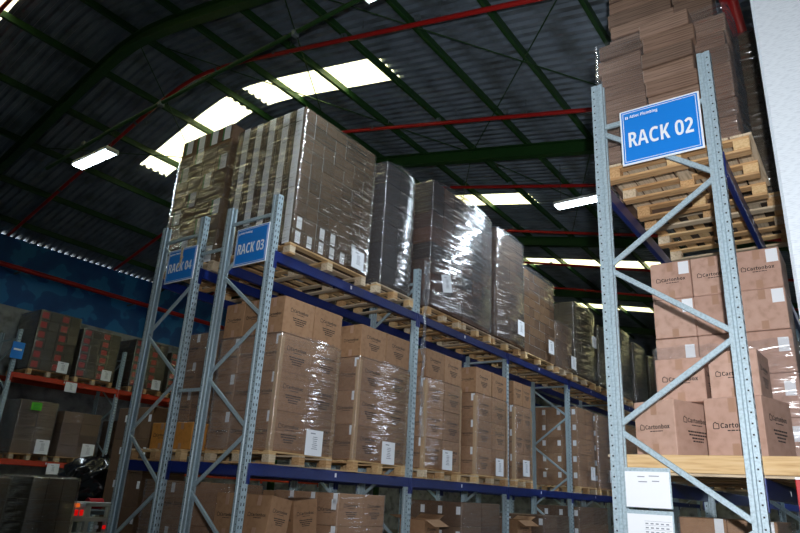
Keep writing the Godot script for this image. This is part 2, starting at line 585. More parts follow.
# ------------------------------------------------------------------ loads of cartons
# o: mats, film (material or null), film_y (bottom, top), prints ("front", "end", both), sticker columns, paper, lean
func goods_of(label: String, called: String, x0: float, x1: float, y0: float, y1: float, z0: float, z1: float, nx: int, ny: int, nz: int, o: Dictionary) -> Node3D:
	var base := Vector3((x0 + x1) * 0.5, y0, (z0 + z1) * 0.5)
	var t := thing(called, label, "pallet load", base, 0.0, "carton loads standing in the racks and aisles")
	if o.has("lean"): t.rotation.z = o.lean
	if o.has("tilt"): t.rotation.x = o.tilt
	if o.has("yaw"): t.rotation.y = o.yaw
	var dx := (x1 - x0) / nx
	var dy := (y1 - y0) / ny
	var dz := (z0 - z1) / nz
	var r := RandomNumberGenerator.new()
	r.seed = hash(label) % 100000
	var gap: float = o.get("gap", 0.004)
	var mesh := cmesh(Vector3(dx - gap, dy - (0.006 if o.has("core") else 0.003), dz - gap), o.get("edge", 0.006))
	var jit: float = o.get("jitter", 0.004)
	var ms: Array = o.mats
	var fronts: bool = o.get("front", false)
	var ends: bool = o.get("end", false)
	for iy in ny:
		for ix in nx:
			for iz in nz:
				if ix > 0 and ix < nx - 1 and iz > 0 and iz < nz - 1 and iy < ny - 1: continue
				if o.has("skip") and o.skip.call(ix, iy, iz): continue
				var c := Vector3(-(x1 - x0) * 0.5 + dx * (ix + 0.5), dy * (iy + 0.5), (z0 - z1) * 0.5 - dz * (iz + 0.5))
				c += Vector3(r.randf_range(-jit, jit), 0, r.randf_range(-jit, jit))
				if o.has("brick") and ix == nx - 1 and iz > 0 and iz < nz - 1: c.z += dz * 0.22 * (1.0 if iy % 4 < 2 else -1.0)
				var m: Material = ms[r.randi() % ms.size()]
				if o.has("paint"):
					var pm = o.paint.call(ix, iy, iz)
					if pm: m = pm
				var cb := part("carton", mesh, m, t, c, Basis(Vector3.UP, r.randf_range(-jit, jit)))
				if ix == nx - 1:
					if fronts:
						var s := minf(dz * 0.9 / 0.36, dy * 0.8 / 0.33)
						part("logo_print", logo(true), M.ink, cb, Vector3((dx - gap) * 0.5, dy * 0.13, -0.01), FACE_X.scaled(Vector3(s, s, s)))
					if o.has("front_sticker") and o.front_sticker.call(iy, iz):
						sticker(cb, Vector3((dx - gap) * 0.5, 0, 0), FACE_X, dz * 0.42, dy * 0.8)
					if o.has("patch") and o.patch.call(iy, iz):
						part("red_panel", cmesh(Vector3(dz * 0.62, dy * 0.62, 0.003), 0.001), M.red, cb, Vector3((dx - gap) * 0.5, 0, 0), FACE_X)
				if iz == 0:
					if ends:
						var s2 := dx * 0.78 / 0.3
						part("logo_print", logo(false), M.ink, cb, Vector3(0, -dy * 0.02, (dz - gap) * 0.5), Basis.IDENTITY.scaled(Vector3(s2, s2, s2)))
						sticker(cb, Vector3(dx * 0.34, dy * 0.34, (dz - gap) * 0.5), Basis.IDENTITY, 0.07, 0.12)
					if o.has("end_strip") and o.end_strip.call(ix, iy):
						part("white_strip", cmesh(Vector3(dx * 0.46, dy * 0.99, 0.003), 0.001), M.paper, cb, Vector3(dx * 0.1, 0, (dz - gap) * 0.5))
						part("dark_strip", cmesh(Vector3(dx * 0.1, dy * 0.99, 0.003), 0.001), M.green if o.has("green_strip") else M.black, cb, Vector3(-dx * 0.2, 0, (dz - gap) * 0.5))
					if o.has("end_sticker") and o.end_sticker.call(ix, iy):
						sticker(cb, Vector3(dx * 0.3, dy * 0.15, (dz - gap) * 0.5), Basis.IDENTITY, 0.08, 0.12)
	if o.has("core"):
		part("inner_sheet", cmesh(Vector3(x1 - x0 - 0.03, y1 - y0 - 0.02, z0 - z1 - 0.03), 0.002), M.seam, t, Vector3(0, (y1 - y0) * 0.5, 0))
	if o.get("film"):
		var fy: Array = o.get("film_y", [0.0, 1.0])
		# the film goes round more than once: turns lie over each other
		var fb := MB.new()
		for turn in (1 if o.film == M.film_thin else 3):
			film_mesh(-(x1 - x0) * 0.5, (x1 - x0) * 0.5, (y1 - y0) * fy[0] + 0.016, (y1 - y0) * fy[1], (z0 - z1) * 0.5, -(z0 - z1) * 0.5, hash(label) % 1000 + turn * 7, 0.016 + turn * 0.006, o.get("amp", 0.012), o.get("film_top", false) and turn == 0, o.get("bulge", 0.045), fb)
		var fm := fb.done()
		var fp := part("stretch_film", fm, o.film, t)
		fp.set_meta("label", "clear crinkled stretch film")
	if o.has("corner_posts"):
		for zz in [(z0 - z1) * 0.5, -(z0 - z1) * 0.5]:
			var cm := MB.new()
			var hh: float = (y1 - y0) * o.corner_posts
			var sg := 1.0 if zz > 0 else -1.0
			cm.box(Vector3((x1 - x0) * 0.5 + 0.006, hh * 0.5, zz - sg * 0.02), Vector3(0.006, hh, 0.055))
			cm.box(Vector3((x1 - x0) * 0.5 - 0.02, hh * 0.5, zz + sg * 0.006), Vector3(0.055, hh, 0.006))
			part("corner_board", cm.done(), M.edge_board, t)
	for p in o.get("papers", []):
		# [z fraction from the near end, height above base] on the aisle face
		paper(t, Vector3((x1 - x0) * 0.5 + 0.055 + o.get("bulge", 0.045), p[1], (z0 - z1) * (0.5 - p[0])), FACE_X.rotated(Vector3.RIGHT, p[2] if p.size() > 2 else 0.0), p[3] if p.size() > 3 else 1.0)
	return t

func loose_box(label: String, s: Vector3, at: Vector3, yaw: float, m: Material, front := true, side := true, tape := true, pitch := 0.0) -> Node3D:
	# a closed carton on its base: body, tape, prints
	var t := thing("carton_box", label, "box", at, yaw, "loose printed cartons")
	t.rotation.x = pitch
	part("body", cmesh(s, 0.006), m, t, Vector3(0, s.y * 0.5, 0))
	if tape:
		part("tape", cmesh(Vector3(0.055, s.y * 0.24, 0.002), 0.0005), M.tape, t, Vector3(0, s.y * 0.86, s.z * 0.5))
		part("tape", cmesh(Vector3(0.055, s.y * 0.2, 0.002), 0.0005), M.tape, t, Vector3(0, s.y * 0.12, s.z * 0.5))
	if front:
		var k := s.x * 0.72 / 0.3
		part("logo_print", logo(false), M.ink, t, Vector3(0, s.y * 0.52, s.z * 0.5), Basis.IDENTITY.scaled(Vector3(k, k, k)))
	if side:
		var k2 := minf(s.z * 0.85 / 0.36, s.y * 0.75 / 0.33)
		part("logo_print", logo(true), M.ink, t, Vector3(s.x * 0.5, s.y * 0.66, 0), FACE_X.scaled(Vector3(k2, k2, k2)))
	return t

func open_box(label: String, s: Vector3, at: Vector3, yaw: float, m: Material):
	# a carton with its top flaps folded out
	var t := thing("open_carton", label, "box", at, yaw, "open cartons at the bottom edge")
	var b := MB.new()
	var th := 0.006
	b.box(Vector3(0, th * 0.5, 0), Vector3(s.x, th, s.z))
	for sx in [-1.0, 1.0]: b.box(Vector3(sx * (s.x - th) * 0.5, s.y * 0.5, 0), Vector3(th, s.y, s.z))
	for sz in [-1.0, 1.0]: b.box(Vector3(0, s.y * 0.5, sz * (s.z - th) * 0.5), Vector3(s.x, s.y, th))
	part("body", b.done(), m, t)
	for a in [[Vector3(1, 0, 0), s.z, -0.5], [Vector3(-1, 0, 0), s.z, 0.2], [Vector3(0, 0, 1), s.x, 0.1], [Vector3(0, 0, -1), s.x, 0.35]]:
		var d: Vector3 = a[0]
		var hinge := Vector3(d.x * s.x * 0.5, s.y, d.z * s.z * 0.5)
		var lean: float = a[2]
		var dirv := (d * cos(lean) + Vector3.UP * sin(lean)).normalized()
		var side := d.cross(Vector3.UP)
		var bb := Basis(dirv, dirv.cross(side).normalized() * -1.0, side)
		part("flap", cmesh(Vector3(s.x * 0.45, 0.006, a[1] * 0.98), 0.001), m, t, hinge + dirv * s.x * 0.225, bb.orthonormalized())
	part("logo_print", logo(true), M.ink, t, Vector3(s.x * 0.5, s.y * 0.62, 0), FACE_X)

# ------------------------------------------------------------------ racks
func post_mesh(h: float) -> ArrayMesh:
	var key := "post%d" % roundi(h * 100)
	if cache.has(key): return cache[key]
	# omega section, 0.1 across x (open side towards -x), 0.085 across z, with a stepped flank
	var pts := [Vector2(0.05, -0.042), Vector2(0.05, 0.042), Vector2(0.012, 0.042), Vector2(0.004, 0.032), Vector2(-0.012, 0.032), Vector2(-0.02, 0.042), Vector2(-0.05, 0.042), Vector2(-0.05, 0.02), Vector2(0.035, 0.018), Vector2(0.035, -0.018), Vector2(-0.05, -0.02), Vector2(-0.05, -0.042), Vector2(-0.02, -0.042), Vector2(-0.012, -0.032), Vector2(0.004, -0.032), Vector2(0.012, -0.042)]
	var b := MB.new()
	var np := pts.size()
	for i in np:
		var a: Vector2 = pts[i]
		var c: Vector2 = pts[(i + 1) % np]
		var d := c - a
		var out := Vector3(-d.y, 0, d.x)
		if i == 0: out = Vector3.RIGHT
		# outline runs anticlockwise seen from above with z down: outward is (d.y, -d.x) turned
		out = Vector3(d.y, 0, -d.x)
		b.quad(Vector3(a.x, 0, a.y), Vector3(c.x, 0, c.y), Vector3(c.x, h, c.y), Vector3(a.x, h, a.y), out)
	# the cut end on top
	var fl := PackedVector2Array(pts)
	var tri := Geometry2D.triangulate_polygon(fl)
	for k in range(0, tri.size(), 3):
		var p0: Vector2 = fl[tri[k]]
		var p1: Vector2 = fl[tri[k + 1]]
		var p2: Vector2 = fl[tri[k + 2]]
		b.tri(Vector3(p0.x, h, p0.y), Vector3(p1.x, h, p1.y), Vector3(p2.x, h, p2.y), Vector3.UP)
	cache[key] = b.done()
	return cache[key]

func holes_mesh(h: float) -> ArrayMesh:
	# the punched slots of a post: short dark sockets set into its faces
	var key := "holes%d" % roundi(h * 100)
	if cache.has(key): return cache[key]
	var b := MB.new()
	var y := 0.08
	while y < h - 0.03:
		for s in [-1.0, 1.0]:
			b.box(Vector3(0.05, y, s * 0.02), Vector3(0.002, 0.03, 0.012))
			b.box(Vector3(0.028, y + 0.03, s * 0.042), Vector3(0.012, 0.012, 0.002))
		y += 0.075
	cache[key] = b.done()
	return cache[key]

func rack(label: String, x0: float, x1: float, zs: Array, levels: Array, tall: Array, first_left: bool, beam_mat: Material, sleeve := true, bays := -1) -> Node3D:
	# upright frames at zs (descending), beams between them on both faces
	var t := thing("pallet_rack", label, "rack", Vector3((x0 + x1) * 0.5, 0, zs[0]), 0.0, "pallet racks")
	var w := x1 - x0
	for i in zs.size():
		var h: float = tall[mini(i, tall.size() - 1)]
		var zz: float = zs[i] - zs[0]
		for s in [-1.0, 1.0]:
			var p := part("post", post_mesh(h), M.galv, t, Vector3(s * (w * 0.5 - 0.05), 0, zz), Basis(Vector3.UP, 0.0 if s > 0 else PI))
			part("base_plate", cmesh(Vector3(0.14, 0.008, 0.14), 0.001), M.galv_dark, p, Vector3(0, 0.004, 0))
			if i < 5:
				var hm := part("punched_slots", holes_mesh(h), M.black, p)
				hm.set_meta("kind", "stuff")
		# zigzag bracing, nodes 0.65 m apart
		var y := 4.72 if h > 4.5 else 4.07
		var left := first_left
		if h <= 4.5: left = not left
		part("horizontal_brace", cmesh(Vector3(w - 0.1, 0.04, 0.03), 0.003), M.galv, t, Vector3(0, y + 0.04, zz))
		while y > 0.3:
			var y2 := y - 0.65
			var a := Vector3((-1.0 if left else 1.0) * (w * 0.5 - 0.085), y - 0.03, zz)
			var c := Vector3((1.0 if left else -1.0) * (w * 0.5 - 0.085), y2 + 0.03, zz)
			var d := c - a
			var bx := d.normalized()
			part("diagonal_brace", cmesh(Vector3(d.length() + 0.03, 0.042, 0.03), 0.004), M.galv, t, (a + c) * 0.5, Basis(bx, Vector3.BACK.cross(bx), Vector3.BACK))
			y = y2
			left = not left
		part("horizontal_brace", cmesh(Vector3(w - 0.1, 0.04, 0.03), 0.003), M.galv, t, Vector3(0, 0.12, zz))
	for i in zs.size() - 1:
		if bays >= 0 and i >= bays: break
		var za: float = zs[i] - zs[0] - 0.042
		var zb: float = zs[i + 1] - zs[0] + 0.042
		for lv in levels:
			for s in [-1.0, 1.0]:
				var bm := part("beam", cmesh(Vector3(0.05, 0.13, za - zb), 0.006), beam_mat, t, Vector3(s * (w * 0.5 - 0.022), lv - 0.065, (za + zb) * 0.5))
				for e in [1.0, -1.0]:
					part("end_connector", cmesh(Vector3(0.012, 0.22, 0.05), 0.003), beam_mat, bm, Vector3(s * 0.026, -0.046, e * (za - zb) * 0.5 + e * 0.012))
				part("beam_tag", cmesh(Vector3(0.002, 0.05, 0.035), 0.0005), M.paper, bm, Vector3(s * 0.026, 0.01, 0.1 * s))
	return t

func rack_sign(label: String, words: String, x0: float, x1: float, y0: float, y1: float, z: float):
	var w := x1 - x0
	var h := y1 - y0
	var t := thing("rack_sign", label, "sign", Vector3((x0 + x1) * 0.5, (y0 + y1) * 0.5, z), 0.0, "blue rack signs")
	part("panel", cmesh(Vector3(w, h, 0.012), 0.002), M.white, t)
	part("blue_face", cmesh(Vector3(w * 0.955, h * 0.945, 0.003), 0.0005), M.sign_blue, t, Vector3(0, 0, 0.0065))
	var fr := MB.new()
	for s in [-1.0, 1.0]:
		fr.box(Vector3(0, s * h * 0.445, 0.0085), Vector3(w * 0.925, 0.005, 0.001))
		fr.box(Vector3(s * w * 0.455, 0, 0.0085), Vector3(0.005, h * 0.9, 0.001))
	part("border_line", fr.done(), M.white, t)
	for a in [[words, 0.8, 0.27, 0.0, -0.06], ["Aztec Plumbing", 0.36, 0.075, -0.19, 0.36]]:
		var tm := text_mesh(a[0], 0.1)
		var bb := tm.get_aabb()
		var k := Vector3(w * a[1] / bb.size.x, h * a[2] / bb.size.y, 1)
		part("lettering", tm, M.white, t, Vector3(w * a[3] - bb.get_center().x * k.x, h * a[4] - bb.get_center().y * k.y, 0.009), Basis.IDENTITY.scaled(k))
	var ic := MB.new()
	for k in 2:
		ic.box(Vector3(-w * 0.42 + k * 0.014, h * 0.355, 0.009), Vector3(0.009, 0.026, 0.001))
	part("emblem", ic.done(), M.white, t)

# ------------------------------------------------------------------ setting
func build_shell():
	var ceil := structure("ceiling")
	# skylight rows [z0, z1, ranges in x]
	var rows := [[-2.8, -3.6, [[-6.79, -10.75], [-11.3, -14.5]]], [-8.0, -8.8, [[-6.79, -10.75], [-11.3, -14.5]]], [-14.8, -15.6, [[-6.79, -10.75], [-11.3, -14.5]]], [-20.8, -21.6, [[-3.5, -10.75], [-11.3, -14.5]]], [-27.4, -28.2, [[-1.0, -10.75]]]]
	var z := 4.2
	for row in rows:
		if z - row[0] > 0.1:
			part("roof_sheet", corrugated(z, row[0], 3.2, -18.98), M.roof, ceil)
		var x := 3.2
		for seg in row[2]:
			part("roof_sheet", corrugated(row[0], row[1], x, seg[0]), M.roof, ceil)
			part("skylight_panel", corrugated(row[0], row[1], seg[0], seg[1]), M.skylight, ceil)
			x = seg[1]
		part("roof_sheet", corrugated(row[0], row[1], x, -18.98), M.roof, ceil)
		z = row[1]
	part("roof_sheet", corrugated(z, -34.2, 3.2, -18.98), M.roof, ceil)
	# purlins along z, one length per bay
	var zr := [4.2, -5.45, -11.8, -18.0, -24.5, -34.2]
	for k in range(-2, 13):
		var px := -3.97 - 1.415 * k
		if px > 3.1 or px < -18.8: continue
		for i in zr.size() - 1:
			part("purlin", cmesh(Vector3(0.07, 0.15, zr[i] - zr[i + 1]), 0.006), M.green_steel, ceil, Vector3(px, roof(px) + 0.075, (zr[i] + zr[i + 1]) * 0.5))
	# rafters: I-beams following the roof
	for rz in [-5.45, -11.8, -18.0, -24.5, -31.0, 1.0]:
		var b := MB.new()
		var xs := roof_xs(3.0, -18.8)
		for i in xs.size() - 1:
			var a := Vector3(xs[i], roof(xs[i]), rz)
			var c := Vector3(xs[i + 1], roof(xs[i + 1]), rz)
			var d := (c - a).normalized() * 0.02
			b.bar(a + Vector3(0, -0.02, 0) - d, c + Vector3(0, -0.02, 0) + d, 0.17, 0.02)
			b.bar(a + Vector3(0, -0.29, 0) - d, c + Vector3(0, -0.29, 0) + d, 0.17, 0.02)
			b.bar(a + Vector3(0, -0.155, 0) - d, c + Vector3(0, -0.155, 0) + d, 0.014, 0.27)
		part("rafter", b.done(), M.green_steel, ceil)
	# sway rods between rafters
	for seg in [[-1.2, -5.45, -6.79, -11.8], [-6.79, -5.45, -1.2, -11.8], [-6.79, -11.8, -3.9, -18.0], [-3.9, -11.8, -6.79, -18.0], [-6.79, -5.45, -11.0, -11.8], [-11.0, -5.45, -6.79, -11.8], [-6.79, -11.8, -11.0, -18.0], [-11.0, -5.45, -15.3, -11.8], [-15.3, -5.45, -11.0, -11.8]]:
		var b := MB.new()
		b.tube([Vector3(seg[0], roof(seg[0]) - 0.08, seg[1]), Vector3(seg[2], roof(seg[2]) - 0.08, seg[3])], 0.012, 6)
		part("sway_rod", b.done(), M.green_steel, ceil)
	var fl := structure("floor")
	part("slab", cmesh(Vector3(22.4, 0.2, 38.6), 0.002), M.floor, fl, Vector3(-7.95, -0.1, -15.0))
	var wl := structure("wall_left")
	part("masonry", cmesh(Vector3(0.2, 5.85, 38.4), 0.002), M.wall, wl, Vector3(-18.95, 2.925, -15.0))
	var k := 0
	for z0 in range(4, -34, -3):
		part("blue_panel", cmesh(Vector3(0.02, 1.92, 3.0), 0.0), M.blue_wall, wl, Vector3(-18.9, 6.8, z0 - 1.5))
		k += 1
	for zc in [-5.45, -11.8, -18.0, -24.5]:
		part("column", cmesh(Vector3(0.18, 7.3, 0.22), 0.01), M.green_steel, wl, Vector3(-18.74, 3.65, zc))
	var wb := structure("wall_back")
	part("masonry", cmesh(Vector3(22.4, 7.2, 0.2), 0.002), M.wall, wb, Vector3(-7.95, 3.6, -34.1))
	part("gable_sheet", cmesh(Vector3(22.4, 3.2, 0.06), 0.002), M.roof, wb, Vector3(-7.95, 8.8, -34.15))
	var wf := structure("wall_front")
	part("masonry", cmesh(Vector3(22.4, 10.4, 0.2), 0.002), M.wall, wf, Vector3(-7.95, 5.2, 4.2))
	var wr := structure("wall_right")
	part("masonry", cmesh(Vector3(0.2, 3.4, 38.4), 0.002), M.wall, wr, Vector3(3.1, 1.7, -15.0))
	part("masonry", cmesh(Vector3(0.2, 1.7, 38.4), 0.002), M.wall, wr, Vector3(3.1, 6.85, -15.0))
	var ends := [4.2, -13.6, -15.6, -16.4, -18.4, -34.2]
	for q in 3:
		part("masonry", cmesh(Vector3(0.2, 2.6, ends[q * 2] - ends[q * 2 + 1]), 0.002), M.wall, wr, Vector3(3.1, 4.7, (ends[q * 2] + ends[q * 2 + 1]) * 0.5))
	for q in 2:
		var wn := structure("window_%d" % (q + 1))
		var zc := -14.6 - q * 2.8
		part("pane", cmesh(Vector3(0.006, 2.56, 1.96), 0.001), M.pane, wn, Vector3(3.1, 4.7, zc))
		for e in [-0.97, 0.97]:
			part("frame_stile", cmesh(Vector3(0.1, 2.6, 0.06), 0.005), M.galv_dark, wn, Vector3(3.1, 4.7, zc + e))

func lamp(label: String, at: Vector3, hang: float):
	# LED batten: housing, diffuser and two wires; its light just below
	var t := thing("hanging_lamp", label, "lamp", at, 0.0, "hanging lamps")
	part("housing", cmesh(Vector3(1.24, 0.06, 0.26), 0.012), M.white_metal, t, Vector3(0, 0.05, 0))
	part("diffuser", cmesh(Vector3(1.18, 0.05, 0.21), 0.015), M.led, t, Vector3(0, 0.0, 0))
	for s in [-1.0, 1.0]:
		part("end_cap", cmesh(Vector3(0.03, 0.07, 0.25), 0.008), M.white_metal, t, Vector3(s * 0.61, 0.02, 0))
		var b := MB.new()
		b.tube([Vector3(s * 0.5, 0.08, 0), Vector3(s * 0.5, 0.08 + hang, 0)], 0.006, 6)
		part("hanger_wire", b.done(), M.cable, t)
	var l := AreaLight3D.new()
	l.name = "lamp_light"
	l.area_size = Vector2(1.18, 0.21)
	l.light_color = Color(0.88, 0.95, 1.0)
	l.light_energy = LAMP_E
	l.area_range = 60.0
	l.area_attenuation = 2.0
	l.shadow_enabled = true
	t.add_child(l)
	l.position = Vector3(0, -0.03, 0)
	l.rotation.x = -PI / 2

const LAMP_E := 13.0
const FLASH_E := 36.0

func _ready():
	# ---------------- camera, sky, light, exposure
	var yaw := 0.63659
	var pit := 0.33885
	var rol := 0.05732
	var fwd := Vector3(-sin(yaw) * cos(pit), sin(pit), -cos(yaw) * cos(pit))
	var rt := Vector3(cos(yaw), 0, -sin(yaw))
	var up := rt.cross(fwd)
	var r2 := rt * cos(rol) + up * sin(rol)
	var u2 := up * cos(rol) - rt * sin(rol)
	var cam := Camera3D.new()
	cam.name = "camera"
	add_child(cam)
	cam.transform = Transform3D(Basis(r2, u2, -fwd), Vector3(0, 1.55, 0))
	cam.fov = rad_to_deg(2.0 * atan(266.5 / 645.0))
	cam.near = 0.05
	cam.far = 200.0
	cam.current = true
	var we := WorldEnvironment.new()
	we.name = "environment"
	var env := Environment.new()
	var sm := ProceduralSkyMaterial.new()
	sm.sky_top_color = Color(0.86, 0.92, 1.0)
	sm.sky_horizon_color = Color(0.95, 0.97, 1.0)
	sm.ground_bottom_color = Color(0.5, 0.5, 0.48)
	sm.ground_horizon_color = Color(0.7, 0.7, 0.7)
	sm.energy_multiplier = 14.0
	var sky := Sky.new()
	sky.sky_material = sm
	env.background_mode = Environment.BG_SKY
	env.sky = sky
	env.tonemap_mode = Environment.TONE_MAPPER_LINEAR
	env.tonemap_exposure = 1.0
	env.sdfgi_enabled = true
	env.ssao_enabled = true
	env.ssil_enabled = true
	we.environment = env
	add_child(we)
	# the photographer's flash, up and to the right of the lens
	var fl := SpotLight3D.new()
	fl.name = "camera_flash"
	fl.light_energy = FLASH_E
	fl.light_color = Color(0.97, 0.98, 1.0)
	fl.light_size = 0.05
	fl.spot_range = 80.0
	fl.spot_attenuation = 2.0
	fl.spot_angle = 48.0
	fl.spot_angle_attenuation = 1.0
	fl.shadow_enabled = true
	add_child(fl)
	fl.position = Vector3(0.16, 1.92, 0.05)
	fl.rotation = Vector3(deg_to_rad(15.0), deg_to_rad(21.0), 0)
	rng.seed = 11
	materials()
	build_shell()
	print("shell")

	# ---------------- racks
	var zs := [-5.0, -8.13, -11.27, -14.4, -17.5, -20.6, -23.7, -26.8]
	rack("grey and blue pallet rack carrying the RACK 03 sign", -6.56, -5.6, zs, [1.785, 4.26], [5.0, 5.0, 4.25], false, M.blue)
	rack("grey and blue pallet rack carrying the RACK 04 sign, back to back behind its neighbour", -7.98, -7.02, zs, [1.785, 4.26], [5.0, 4.25], true, M.blue)
	var zs2 := [-5.1, -8.2, -11.3, -14.4, -17.5, -20.6]
	rack("nearest pallet rack on the right carrying the RACK 02 sign", -1.66, -0.65, zs2, [1.785, 4.26], [5.2, 4.25], true, M.blue)
	# ties between the two back to back racks
	for y in [2.62, 4.45]:
		var tb := thing("rack_tie", "short steel tie joining the two back to back racks, %s" % ("lower one" if y < 3 else "upper one"), "bar", Vector3(-6.79, y, -5.0))
		part("tie_bar", cmesh(Vector3(0.46, 0.04, 0.03), 0.004), M.galv, tb)
		for s in [-1.0, 1.0]:
			part("bolt_plate", cmesh(Vector3(0.012, 0.1, 0.06), 0.003), M.galv_dark, tb, Vector3(s * 0.235, 0, 0))
	rack_sign("blue sign reading RACK 02 on the nearest rack", "RACK 02", -1.41, -0.76, 4.29, 4.82, -5.03)
	rack_sign("blue sign reading RACK 03 between two grey posts", "RACK 03", -6.25, -5.66, 4.11, 4.62, -4.93)
	rack_sign("blue sign reading RACK 04 with a strip of tape across it", "RACK 04", -7.66, -7.04, 4.09, 4.57, -4.93)
	var tp := thing("tape_strip", "torn brown tape strip hanging over the RACK 04 sign", "tape", Vector3(-7.36, 4.56, -4.915))
	var tpm := MB.new()
	tpm.bar(Vector3(0, 0.02, 0), Vector3(0.02, -0.2, 0.004), 0.05, 0.002, Vector3.BACK)
	tpm.bar(Vector3(0.02, -0.2, 0.004), Vector3(-0.03, -0.28, 0.006), 0.035, 0.002, Vector3.BACK)
	tpm.bar(Vector3(-0.01, -0.1, 0.006), Vector3(0.06, -0.14, 0.006), 0.03, 0.002, Vector3.BACK)
	part("strip", tpm.done(), M.wood[2][0], tp)
	print("racks")

	build_rack03()
	build_rack04()
	build_rack02()
	build_left()
	build_overhead()
	print("done")

func F_(lv: int) -> float:
	return 1.785 if lv == 1 else 4.26

func build_rack03():
	var XF := -5.5
	var XB := -6.62
	# ---- level 1
	var L1 := [
		["first middle level load from RACK 03 sign", -5.2, -6.27, 2],
		["second middle level load from RACK 03 sign", -6.67, -7.85, 2],
		["third middle level load from RACK 03 sign", -8.3, -9.4, 2],
		["fourth middle level load from RACK 03 sign", -9.88, -11.08, 2],
		["fifth middle level load from RACK 03 sign", -11.37, -12.15, 2]]
	for i in L1.size():
		var a: Array = L1[i]
		pallet("wooden pallet under the " + a[0], XB, XF, F_(1), a[1] + 0.0, a[2] - 0.0, i)
		var y0 := F_(1) + 0.147
		var y1 := 3.28
		goods_of("film wrapped brown cartons, the " + a[0], "wrapped_load", XB + 0.02, XF - 0.02, y0, y1, a[1] - 0.01, a[2] + 0.01, 3, 3, 2, {"mats": M.carton, "front": true, "end": true, "film": M.film if i < 2 else M.film_thin, "amp": 0.012, "bulge": 0.08 if i < 2 else 0.04, "corner_posts": 0.97, "papers": [[[0.55, 0.13], [0.5, 0.13], [0.5, 0.15], [0.6, 0.15], [0.4, 0.2]][i] + [0.0, 1.0]], "lean": 0.0})
		# the loose top layer
		var dz: float = (a[1] - a[2]) / 2.0
		for k in 2:
			for j in 3:
				var ordx: String = ["inner", "middle", "aisle side"][j]
				var ordz: String = ["near end", "far end"][k]
				loose_box("loose top layer carton, %s %s, %s" % [ordx, ordz, a[0]], Vector3((XF - XB - 0.05) / 3.0 - 0.004, 0.445, dz - 0.014), Vector3(XB + 0.025 + (XF - XB - 0.05) / 3.0 * (j + 0.5), y1 + 0.008, a[1] - dz * (k + 0.5)), rng.randf_range(-0.01, 0.01), M.carton[(i + j + k) % 3], k == 0, j == 2, k == 0)
	# ---- level 1 beyond the empty slot
	var far1 := [[-14.6, -15.7, "sixth"], [-15.9, -17.0, "seventh"], [-17.9, -19.2, "eighth"], [-19.4, -20.4, "ninth"]]
	for i in far1.size():
		var a: Array = far1[i]
		pallet("wooden pallet under the %s load of the middle level, down the aisle" % a[2], XB, XF, F_(1), a[0], a[1], 30 + i)
		goods_of("tall brown carton load with a grid of white stickers, %s down the middle level" % a[2], "wrapped_load", XB, XF - 0.02, F_(1) + 0.147, 3.68, a[0] - 0.01, a[1] + 0.01, 3, 5, 2, {"mats": M.carton, "end_sticker": func(_x, _y): return true, "film": M.film_thin if i != 1 else M.film_heavy, "papers": [[0.6, 0.3]]})
	# ---- level 2
	pallet("wooden pallet under the brick patterned load behind the RACK 03 sign", -6.84, -5.5, F_(2), -5.14, -6.66, 40)
	goods_of("tall block of small brown cartons with white strips, behind the RACK 03 sign", "wrapped_load", -6.81, -5.5, F_(2) + 0.147, 6.35, -5.15, -6.66, 5, 10, 7, {"mats": M.umber, "bulge": 0.02, "edge": 0.004, "end_strip": func(ix, iy): return iy > 1 or ix % 2 == 0, "front_sticker": func(iy, iz): return (iy == 0 and iz < 5) or (iy == 1 and iz in [0, 2, 3, 5]), "film": M.film_gold, "film_y": [0.0, 0.98], "amp": 0.008, "core": true, "gap": 0.009, "papers": [[0.8, 0.14, 0.0, 0.9]]})
	pallet("wooden pallet under the narrow silvery wrapped load", XB, XF, F_(2), -6.9, -7.85, 41)
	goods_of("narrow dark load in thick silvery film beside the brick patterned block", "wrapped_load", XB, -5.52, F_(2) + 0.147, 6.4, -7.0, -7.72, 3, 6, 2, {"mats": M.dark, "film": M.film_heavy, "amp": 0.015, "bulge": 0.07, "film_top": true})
	pallet("wooden pallet under the near half of the wide glossy load", XB, XF, F_(2), -8.25, -9.3, 42)
	pallet("wooden pallet under the far half of the wide glossy load", XB, XF, F_(2), -9.36, -10.4, 43)
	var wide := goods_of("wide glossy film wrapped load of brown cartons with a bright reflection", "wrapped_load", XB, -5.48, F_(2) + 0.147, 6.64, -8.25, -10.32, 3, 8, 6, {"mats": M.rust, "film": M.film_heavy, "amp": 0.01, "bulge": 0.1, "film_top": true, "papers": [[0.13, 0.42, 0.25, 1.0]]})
	pallet("wooden pallet under the pale film load past the wide glossy one", XB, XF, F_(2), -10.45, -11.65, 44)
	goods_of("pale film wrapped load of flat boxes just past the wide glossy one", "wrapped_load", XB, -5.46, F_(2) + 0.147, 6.62, -10.48, -11.68, 3, 9, 4, {"mats": M.brown, "film": M.film_heavy, "amp": 0.014, "film_top": true, "papers": [[0.75, 0.35]]})
	pallet("wooden pallet under the load with upright carton columns", XB, XF, F_(2), -11.85, -13.3, 45)
	goods_of("brown cartons in tight upright columns on the upper level down the aisle", "wrapped_load", XB, XF, F_(2) + 0.147, 6.2, -11.82, -13.4, 3, 9, 6, {"mats": M.brown, "core": true, "film": M.film_thin, "film_y": [0.7, 1.02], "film_top": true, "gap": 0.012, "papers": [[0.72, 0.3]]})
	pallet("wooden pallet under the low brown load on the upper level", XB, XF, F_(2), -13.5, -14.42, 46)
	goods_of("low brown carton load on the upper level before the black wrapped one", "wrapped_load", XB, XF, F_(2) + 0.147, 5.45, -13.48, -14.42, 3, 5, 3, {"mats": M.brown, "film": M.film_thin, "papers": [[0.8, 0.2]]})
